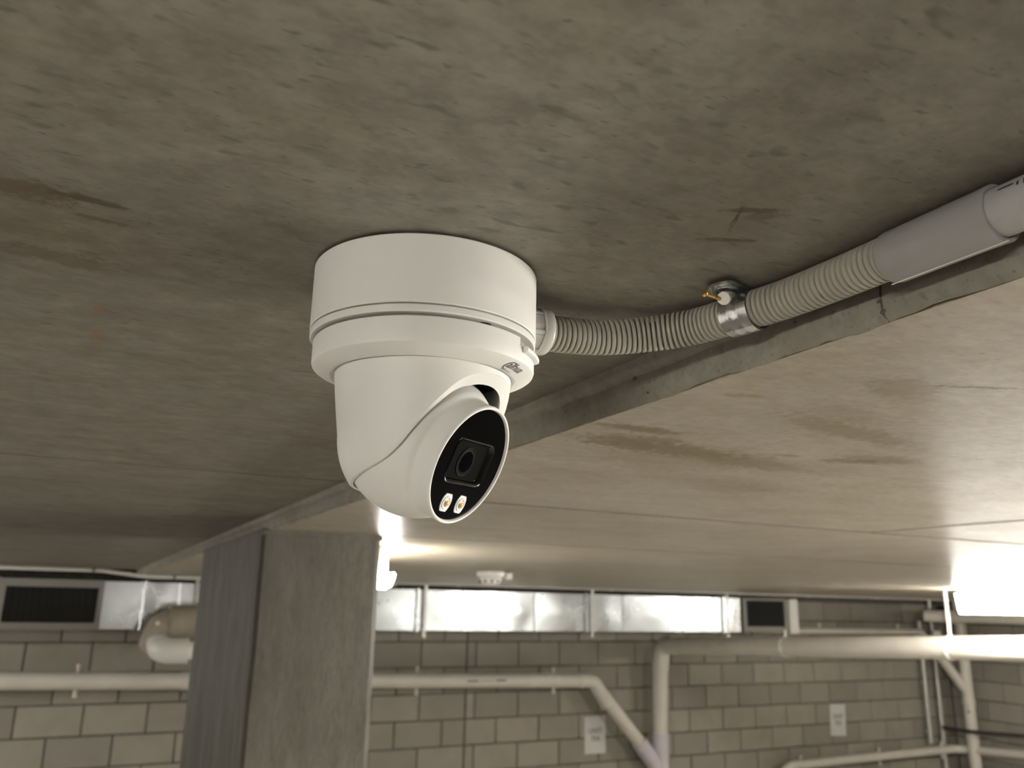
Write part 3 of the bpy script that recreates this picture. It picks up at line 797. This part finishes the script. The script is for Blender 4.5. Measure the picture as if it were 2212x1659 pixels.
# ================================================================== DUCT
YD, ZD0, ZD1 = 6.15, ZC-0.216, ZC+0.084
duct = thing('air_duct', (2.6, 6.35, ZD0), 'galvanised sheet metal air duct along the top of the block wall', 'air duct')
def duct_section(x0, x1, depth):
    """sheet box whose front is cross-broken (a shallow pyramid)"""
    bm = bmesh.new(); nx, nz = 16, 8; g = []
    for i in range(nx+1):
        colv = []
        for j in range(nz+1):
            u, v = i/nx, j/nz
            d = depth*min(1, 2.2*min(u, 1-u))*min(1, 2*min(v, 1-v))
            d += depth*0.35*noise.noise(Vector((x0*3+u*2.2, v*1.7, depth*90)))*min(1, 6*min(u, 1-u, v, 1-v))
            colv.append(bm.verts.new((x0+(x1-x0)*u, YD-d, ZD0+(ZD1-ZD0)*v)))
        g.append(colv)
    for i in range(nx):
        for j in range(nz): bm.faces.new((g[i][j], g[i+1][j], g[i+1][j+1], g[i][j+1]))
    bb = [bm.verts.new((x, 6.56, z)) for x, z in ((x0, ZD0), (x1, ZD0), (x1, ZD1), (x0, ZD1))]
    bm.faces.new([g[i][0] for i in range(nx+1)][::-1] + [bb[0], bb[1]])
    bm.faces.new([g[i][nz] for i in range(nx+1)] + [bb[2], bb[3]])
    bm.faces.new([g[0][j] for j in range(nz+1)] + [bb[3], bb[0]])
    bm.faces.new([g[nx][j] for j in range(nz+1)][::-1] + [bb[1], bb[2]])
    bm.faces.new(bb)
    return obj('duct_section', bm, 'duct zinc', duct, angle=60)
secs = [-1.9, -0.48, 0.384, 0.60, 1.16, 1.74, 2.30, 2.675, 3.0, 3.314, 3.80, 4.174, 4.813, 5.27, 5.488, 6.15]
deps = [0.004, 0.002, 0.005, 0.003, 0.005, 0.004, 0.005, 0.004, 0.010, 0.008, 0.004, 0.006, 0.003, 0.004, 0.002]
for (a, b), d in zip(zip(secs[:-1], secs[1:]), deps): duct_section(a+0.001, b-0.001, d)
for x in (-0.48, 0.384, 1.16, 2.30, 3.80, 5.27):
    bm = bmesh.new(); box(bm, x-0.012, x+0.012, YD-0.022, 6.56, ZD0-0.012, ZD1+0.012, 0.003, 1)
    obj('flange', bm, 'duct zinc', duct, smooth=False)
for x in (0.60, 2.675, 3.0, 3.314, 4.174, 4.813):
    bm = bmesh.new(); box(bm, x-0.004, x+0.004, YD-0.008, YD+0.01, ZD0, ZD1, 0.002, 1)
    obj('seam', bm, 'duct zinc', duct, smooth=False)
for x in (0.70, 2.355, 3.85, 5.30):
    hs = bmesh.new(); box(hs, x-0.012, x+0.012, YD-0.030, YD-0.0275, ZD0-0.05, CU+0.03, 0.0)
    box(hs, x-0.012, x+0.012, YD-0.030, 6.5, ZD0-0.016, ZD0-0.013)
    obj('hanger_strap', hs, 'steel conduit', duct, smooth=False)
def grille(x0, x1, z0, z1, fx0, fx1, slats):
    bm = frame_poly(bmesh.new(), [(fx0, ZD0-0.004), (fx1, ZD0-0.004), (fx1, ZD1+0.004), (fx0, ZD1+0.004)], [(x0, z0), (x1, z0), (x1, z1), (x0, z1)], 0.03, basis((0, YD+0.004, 0), (1, 0, 0), (0, 0, 1), (0, -1, 0)))
    fr = obj('grille_frame', bm, 'grey frame paint', duct, smooth=False)
    bm = box(bmesh.new(), x0, x1, YD-0.010, YD-0.007, z0, z1); obj('grille_backing', bm, 'grille black', fr, smooth=False)
    for k in range(slats):
        x = x0 + (x1-x0)*(k+0.5)/slats
        bm = box(bmesh.new(), x-0.0015, x+0.0015, YD-0.024, YD-0.011, z0, z1); obj('louvre', bm, 'grille black', fr, smooth=False)
grille(-0.415, 0.105, ZC-0.178, ZC+0.040, -0.478, 0.135, 14)
grille(5.535, 6.000, ZC-0.165, ZC+0.068, 5.490, 6.045, 12)
bm = box(bmesh.new(), 6.047, 6.150, YD-0.05, 6.56, ZD0-0.012, ZD1+0.004, 0.004, 1)
obj('end_cap', bm, 'white enamel', duct, smooth=False)

# ================================================================== PIPES
def ring_clip(parent, c, axis, r, width=0.02, ears=None, name='pipe_clip', mat='white pvc'):
    M_ = align(c, axis)
    bm = lathe(bmesh.new(), [(r, -width/2), (r+0.004, -width/2), (r+0.004, width/2), (r, width/2)], M_, 24, closed_prof=True)
    if ears:
        for e in ears:
            e = Vector(e); n_ = e.normalized(); p = Vector(c) + n_*(r+0.002)
            tube(bm, [p, Vector(c)+e], 0.011, 8)
            tube(bm, [Vector(c)+e-n_*0.004, Vector(c)+e+n_*0.012], 0.015, 6)
    return obj(name, bm, mat, parent, smooth=False)
def socket(parent, c, axis, r, ln, name='socket', mat='white pvc'):
    M_ = align(c, axis)
    bm = lathe(bmesh.new(), [(r-0.002, -ln/2), (r+0.005, -ln/2), (r+0.006, -ln/2+0.006), (r+0.006, ln/2-0.006), (r+0.005, ln/2), (r-0.002, ln/2)], M_, 32)
    return obj(name, bm, mat, parent, angle=50)

YP = 6.44
# mid-height white drain pipe: left stretch, on behind the pillar, elbow, diagonal
rp = 0.057
za, zb2 = ZC-0.545, ZC-0.632
def zline(x): return za + (zb2-za)*(x+0.4)/(4.0+0.4)
dp = thing('drain_pipe', (1.8, YP, zline(1.8)), 'white drain pipe clipped along the block wall, bending down to the lilac junction', 'drain pipe')
obj('pipe_run', tube(bmesh.new(), [(-2.2, YP, zline(-2.2)), (4.0, YP, zline(4.0))], rp, 32), 'white pvc', dp)
obj('elbow', tube(bmesh.new(), arc_path([(3.90, YP, zline(3.9)), (4.05, YP, zline(4.05)), (4.20, YP, zline(4.05)-0.20)], 0.10, 8), rp+0.004, 32), 'white pvc', dp)
dgA = Vector((4.07, YP, zline(4.05)-0.03)); dgB = Vector((4.555, YP, ZC-1.185))
obj('sloping_pipe', tube(bmesh.new(), [dgA, dgB - (dgB-dgA).normalized()*0.052], rp, 32), 'white pvc', dp)
socket(dp, (3.915, YP, zline(3.915)), (1, 0, 0), rp, 0.03)
socket(dp, (0.735, YP, zline(0.735)), (1, 0, 0), rp, 0.07)
for x in (-1.2, 0.055, 1.25, 2.435, 3.66):
    ring_clip(dp, (x, YP, zline(x)), (1, 0, 0), rp, 0.022, ears=[(0, 0, 0.092), (0, 0, -0.092)])
MPp = basis((2.842, YP, zline(3.0)), (0, -1, 0), (0, 0, 1), (1, 0, 0)) if False else basis((2.842, YP, zline(3.0)+0.0), (0, 1, 0), (0, 0, -1), (-1, 0, 0))
segs = [(-0.098, 0.0, 178, 189), (-0.345, -0.255, 178, 189)]
for k in range(8): segs.append((-0.120-0.0155*k, -0.1125-0.0155*k, 179, 187))
pipe_print(dp, segs, MPp, rp, 'black ink', 'pipe_print')

# fat pipe: hangs under the soffit, runs to the wall, drops beside it
rf = 0.070
sp = thing('soil_pipe', (4.72, YP, ZC-0.45), 'fat pale drain pipe hung under the soffit, dropping down the block wall', 'drain pipe')
top = Vector((4.78, YP-0.02, ZC-0.345)); near = Vector((4.87, 2.2, ZC-0.150))
path = arc_path([near, top, (4.745, YP, ZC-1.6)], 0.13, 12)
obj('pipe_run', tube(bmesh.new(), [near, near+(top-near)*0.962], rf, 36), 'white pvc', sp)
obj('elbow', tube(bmesh.new(), arc_path([near+(top-near)*0.955, top, (4.765, YP, ZC-0.56)], 0.12, 12), rf+0.005, 36), 'white pvc', sp)
obj('drop_pipe', tube(bmesh.new(), [(4.768, YP, ZC-0.52), (4.745, YP, ZC-1.09)], rf, 36), 'white pvc', sp)
bm = tube(bmesh.new(), [(4.746, YP, ZC-1.085), (4.735, YP, ZC-1.75)], rf+0.008, 36)
jn = obj('junction', bm, 'lilac pvc', sp)
bm = tube(bmesh.new(), [dgB - (dgB-dgA).normalized()*0.05, (4.74, YP, ZC-1.40)], rp+0.012, 32)
obj('branch', bm, 'lilac pvc', jn)
obj('lower_pipe', tube(bmesh.new(), [(4.735, YP, ZC-1.74), (4.735, YP, 0.0)], rf, 36), 'white pvc', sp)
def on_fat(y): return near + (top-near)*((y-near.y)/(top.y-near.y))
for y in (4.92, 3.56):
    p = on_fat(y); ring_clip(sp, p, (0, 1, 0.03), rf, 0.022, mat='white enamel')
    obj('hanger_rod', tube(bmesh.new(), [p+Vector((0, 0, rf+0.002)), (p.x, p.y, CL if y < 4 else p.z+rf+0.05)], 0.010, 10), 'white enamel', sp)

# elbowed pipes half hidden by the pillar
lp = thing('lagged_pipe', (0.55, 5.6, ZC-0.16), 'beige lagged pipe and white elbow pipe beside the duct grille', 'pipe')
obj('pipe_run', tube(bmesh.new(), [(0.50, 5.6, ZC-0.165), (1.5, 5.66, ZC-0.135)], 0.108, 32), 'beige lagging', lp)
obj('drop_elbow', tube(bmesh.new(), arc_path([(0.62, 5.6, ZC-0.165), (0.475, 5.6, ZC-0.165), (0.45, 5.68, ZC-0.30)], 0.09, 8), 0.098, 28), 'beige lagging', lp)
obj('riser', tube(bmesh.new(), [(1.45, 5.655, ZC-0.14), (1.45, 5.655, CL)], 0.108, 28), 'beige lagging', lp)
bm = tube(bmesh.new(), [(0.432, 5.505, ZC-0.158), (0.432, 5.497, ZC-0.158)], 0.011, 10); obj('bolt', bm, 'white enamel', lp)
wp = lp
obj('white_elbow', tube(bmesh.new(), arc_path([(0.462, 5.62, ZC-0.26), (0.466, 5.50, ZC-0.315), (0.62, 5.48, ZC-0.312)], 0.07, 10), 0.074, 28), 'white enamel', wp)
obj('white_pipe', tube(bmesh.new(), [(0.58, 5.48, ZC-0.312), (1.4, 5.50, ZC-0.312)], 0.052, 28), 'white enamel', wp)
socket(wp, (0.545, 5.482, ZC-0.3125), (1, 0, 0), 0.064, 0.03, mat='white enamel')
obj('white_riser', tube(bmesh.new(), [(1.38, 5.50, ZC-0.312), (1.38, 5.50, CL)], 0.052, 24), 'white enamel', wp)

# small conduits under the soffits near the wall
lc = thing('surface_conduit', (0.0, 5.9, CU), 'white conduit under the soffit above the left-hand duct grille with a dip at the slab step'.replace('left-hand ', ''), 'conduit')
obj('pipe', tube(bmesh.new(), arc_path([(-4.0, 5.8, CU-0.0145), (0.10, 5.8, CU-0.0145), (0.36, 5.8, CL-0.0145), (2.0, 5.8, CL-0.0145)], 0.3, 8), 0.0125, 16), 'white enamel', lc)
for x in (-1.0, 0.055, 0.52): ring_clip(lc, (x, 5.8, CU-0.0145 if x < 0.1 else CL-0.0145), (1, 0, 0), 0.0100, 0.02, name='saddle', mat='grey frame paint')
rc = thing('surface_conduit', (5.0, 6.06, CL), 'white conduit along the edge of the paler soffit just above the duct', 'conduit')
obj('pipe', tube(bmesh.new(), [(2.05, 6.058, CL+0.004), (8.85, 6.058, CL+0.004)], 0.0150, 16), 'white enamel', rc)
for x in (2.6, 4.0, 5.4, 6.25, 7.2, 8.1): ring_clip(rc, (x, 6.058, CL+0.004), (1, 0, 0), 0.0148, 0.022, name='saddle', mat='white enamel')
tp = thing('thin_pipe', (7.2, 6.42, ZC-0.21), 'thin pale pipe running on from the end of the duct to a bend', 'pipe')
obj('pipe', tube(bmesh.new(), arc_path([(6.16, 6.42, ZC-0.208), (8.30, 6.42, ZC-0.212), (8.34, 6.42, ZC-0.42)], 0.09, 8), 0.030, 20), 'white pvc', tp)
for x in (6.75, 7.9): ring_clip(tp, (x, 6.42, ZC-0.209), (1, 0, 0), 0.030, 0.02, ears=[(0, 0, 0.06)])
lw = thing('wall_pipe', (7.5, 6.46, ZC-1.43), 'pale pipe low on the block wall, rising slightly to the corner', 'pipe')
obj('pipe', tube(bmesh.new(), arc_path([(6.14, 6.46, ZC-1.75), (6.17, 6.46, ZC-1.452), (8.70, 6.46, ZC-1.425), (8.73, 4.2, ZC-1.28)], 0.16, 10), 0.042, 24), 'white pvc', lw)
for x in (6.42, 7.5, 8.45): ring_clip(lw, (x, 6.46, ZC-1.448+0.010*(x-6.4)), (1, 0, 0), 0.042, 0.02, ears=[(0, 0, 0.07), (0, 0, -0.07)])

# corner: stack with a Y branch, two steel conduits, cables
st = thing('stack_pipe', (8.72, 6.25, 0), 'pale vertical pipe with a slanting branch in the wall corner', 'drain pipe')
obj('pipe_run', tube(bmesh.new(), [(8.70, 6.26, 0.0), (8.70, 6.26, CL)], 0.060, 28), 'white pvc', st)
obj('branch', tube(bmesh.new(), [(8.70, 6.26, ZC-0.84), (8.55, 6.33, ZC-0.60), (8.45, 6.37, ZC-0.46)], 0.050, 24), 'white pvc', st)
obj('branch_riser', tube(bmesh.new(), [(8.452, 6.37, ZC-0.48), (8.445, 6.372, ZC-0.20)], 0.050, 24), 'white pvc', st)
for z in (-0.93, -1.30, -0.35): socket(st, (8.70, 6.26, ZC+z), (0, 0, 1), 0.060, 0.07)
pipe_print(st, [(0, 0.03, 195, 220), (0.05, 0.10, 198, 206)], basis((8.70, 6.26, ZC-1.04), (1, 0, 0), (0, 1, 0), (0, 0, 1)), 0.060, 'green grey ink', 'pipe_print')
for (x, y, z0, z1, lab) in [(8.37, 6.52, -1.37, -0.10, 'shorter steel conduit standing off the wall corner'), (8.60, 6.54, -2.32, 0.129, 'full-height steel conduit beside the pale corner stack')]:
    t = thing('steel_conduit', (x, y, ZC+z0), lab, 'conduit')
    obj('pipe', tube(bmesh.new(), [(x, y, ZC+z0), (x, y, ZC+z1)], 0.024, 16), 'steel conduit', t)
    for k in range(3):
        z = ZC + max(z0, -1.6) + 0.12 + 0.5*k
        ring_clip(t, (x, y, z), (0, 0, 1), 0.024, 0.02, ears=[(0, 0.05, 0)], name='saddle', mat='steel conduit')
cb = thing('cable', (8.74, 5.7, ZC-1.2), 'black cable sagging across the corner to the steel conduit', 'cable')
obj('sheath', tube(bmesh.new(), catmull([(8.565, 6.50, ZC-1.215), (8.585, 6.30, ZC-1.218), (8.62, 6.10, ZC-1.215), (8.80, 5.6, ZC-1.20), (8.84, 4.8, ZC-1.17), (8.84, 4.0, ZC-1.15)], 12), 0.020, 12), 'black cable', cb)
jb = thing('junction_box', (8.60, 6.38, ZC-0.03), 'small dark box at the top of the wall corner', 'junction box')
obj('case', box(bmesh.new(), 8.53, 8.64, 6.30, 6.40, ZC-0.06, ZC+0.06, 0.008, 2), 'black plastic', jb)
obj('lid', box(bmesh.new(), 8.535, 8.635, 6.292, 6.30, ZC-0.055, ZC+0.055, 0.003, 1), 'black plastic', jb)
bp = thing('branch_pipe', (8.0, 5.6, ZC-0.06), 'pale pipe running under the soffit behind the glowing batten', 'pipe')
obj('pipe', tube(bmesh.new(), arc_path([(8.05, 6.2, ZC-0.04), (8.15, 6.05, ZC-0.045), (8.3, 3.5, ZC-0.035)], 0.1, 6), 0.062, 24), 'white pvc', bp)
socket(bp, (8.155, 5.95, ZC-0.045), (0.06, -1, 0), 0.062, 0.06)

# notices ------------------------------------------------------------
def notice(x, z, num, label, tilt):
    t = thing('notice', (x, YW, z), label, 'notice', 'unit notices')
    M_ = basis((x, YW-0.0015, z), (1, 0, 0), (0, 0, 1), (0, -1, 0)) @ Matrix.Rotation(R(tilt), 4, 'Z')
    bm = bmesh.new(); extrude_poly(bm, rrect(0.213, 0.302, 0.003, 2), 0.0012, M_)
    obj('sheet', bm, 'paper', t, smooth=False)
    for body, yy, sz in (('UNIT', 0.032, 0.062), (num, -0.032, 0.062)):
        bm = text_bm(body, sz, 0.0018, 0.0, 1.0)
        bmesh.ops.translate(bm, verts=bm.verts[:], vec=(0, yy, 0.0016)); bmesh.ops.transform(bm, matrix=M_, verts=bm.verts[:])
        obj('lettering', bm, 'green grey ink', t, smooth=False)
notice(4.172, ZC-1.098, '704', 'white paper unit notice taped beside the sloping drain pipe', 0)
notice(7.104, ZC-1.091, '703', 'white paper unit notice taped on plain blocks beyond the fat pipe', -3)

# detector -------------------------------------------------------------
sm = thing('smoke_detector', (1.60, 3.38, CL), 'white round smoke detector with a slotted head under the paler soffit', 'smoke detector')
MD = Matrix.Translation((1.60, 3.38, CL))
obj('base', lathe(bmesh.new(), [(0.0, 0), (0.062, 0), (0.062, -0.018), (0.058, -0.022), (0.045, -0.024)], MD, 40), 'white enamel', sm)
obj('head', lathe(bmesh.new(), [(0.045, -0.023), (0.050, -0.030), (0.046, -0.046), (0.036, -0.054), (0.001, -0.056)], MD, 40), 'white enamel', sm)
for k in range(10):
    a = 2*math.pi*k/10
    bm = box(bmesh.new(), 0.0465, 0.0500, -0.004, 0.004, -0.046, -0.034); bmesh.ops.transform(bm, matrix=MD @ Matrix.Rotation(a, 4, 'Z'), verts=bm.verts[:])
    obj('vent_slot', bm, 'grille black', sm, smooth=False)
obj('side_tab', box(bmesh.new(), 1.665, 1.70, 3.36, 3.40, CL-0.03, CL-0.0005, 0.005, 2), 'white enamel', sm)
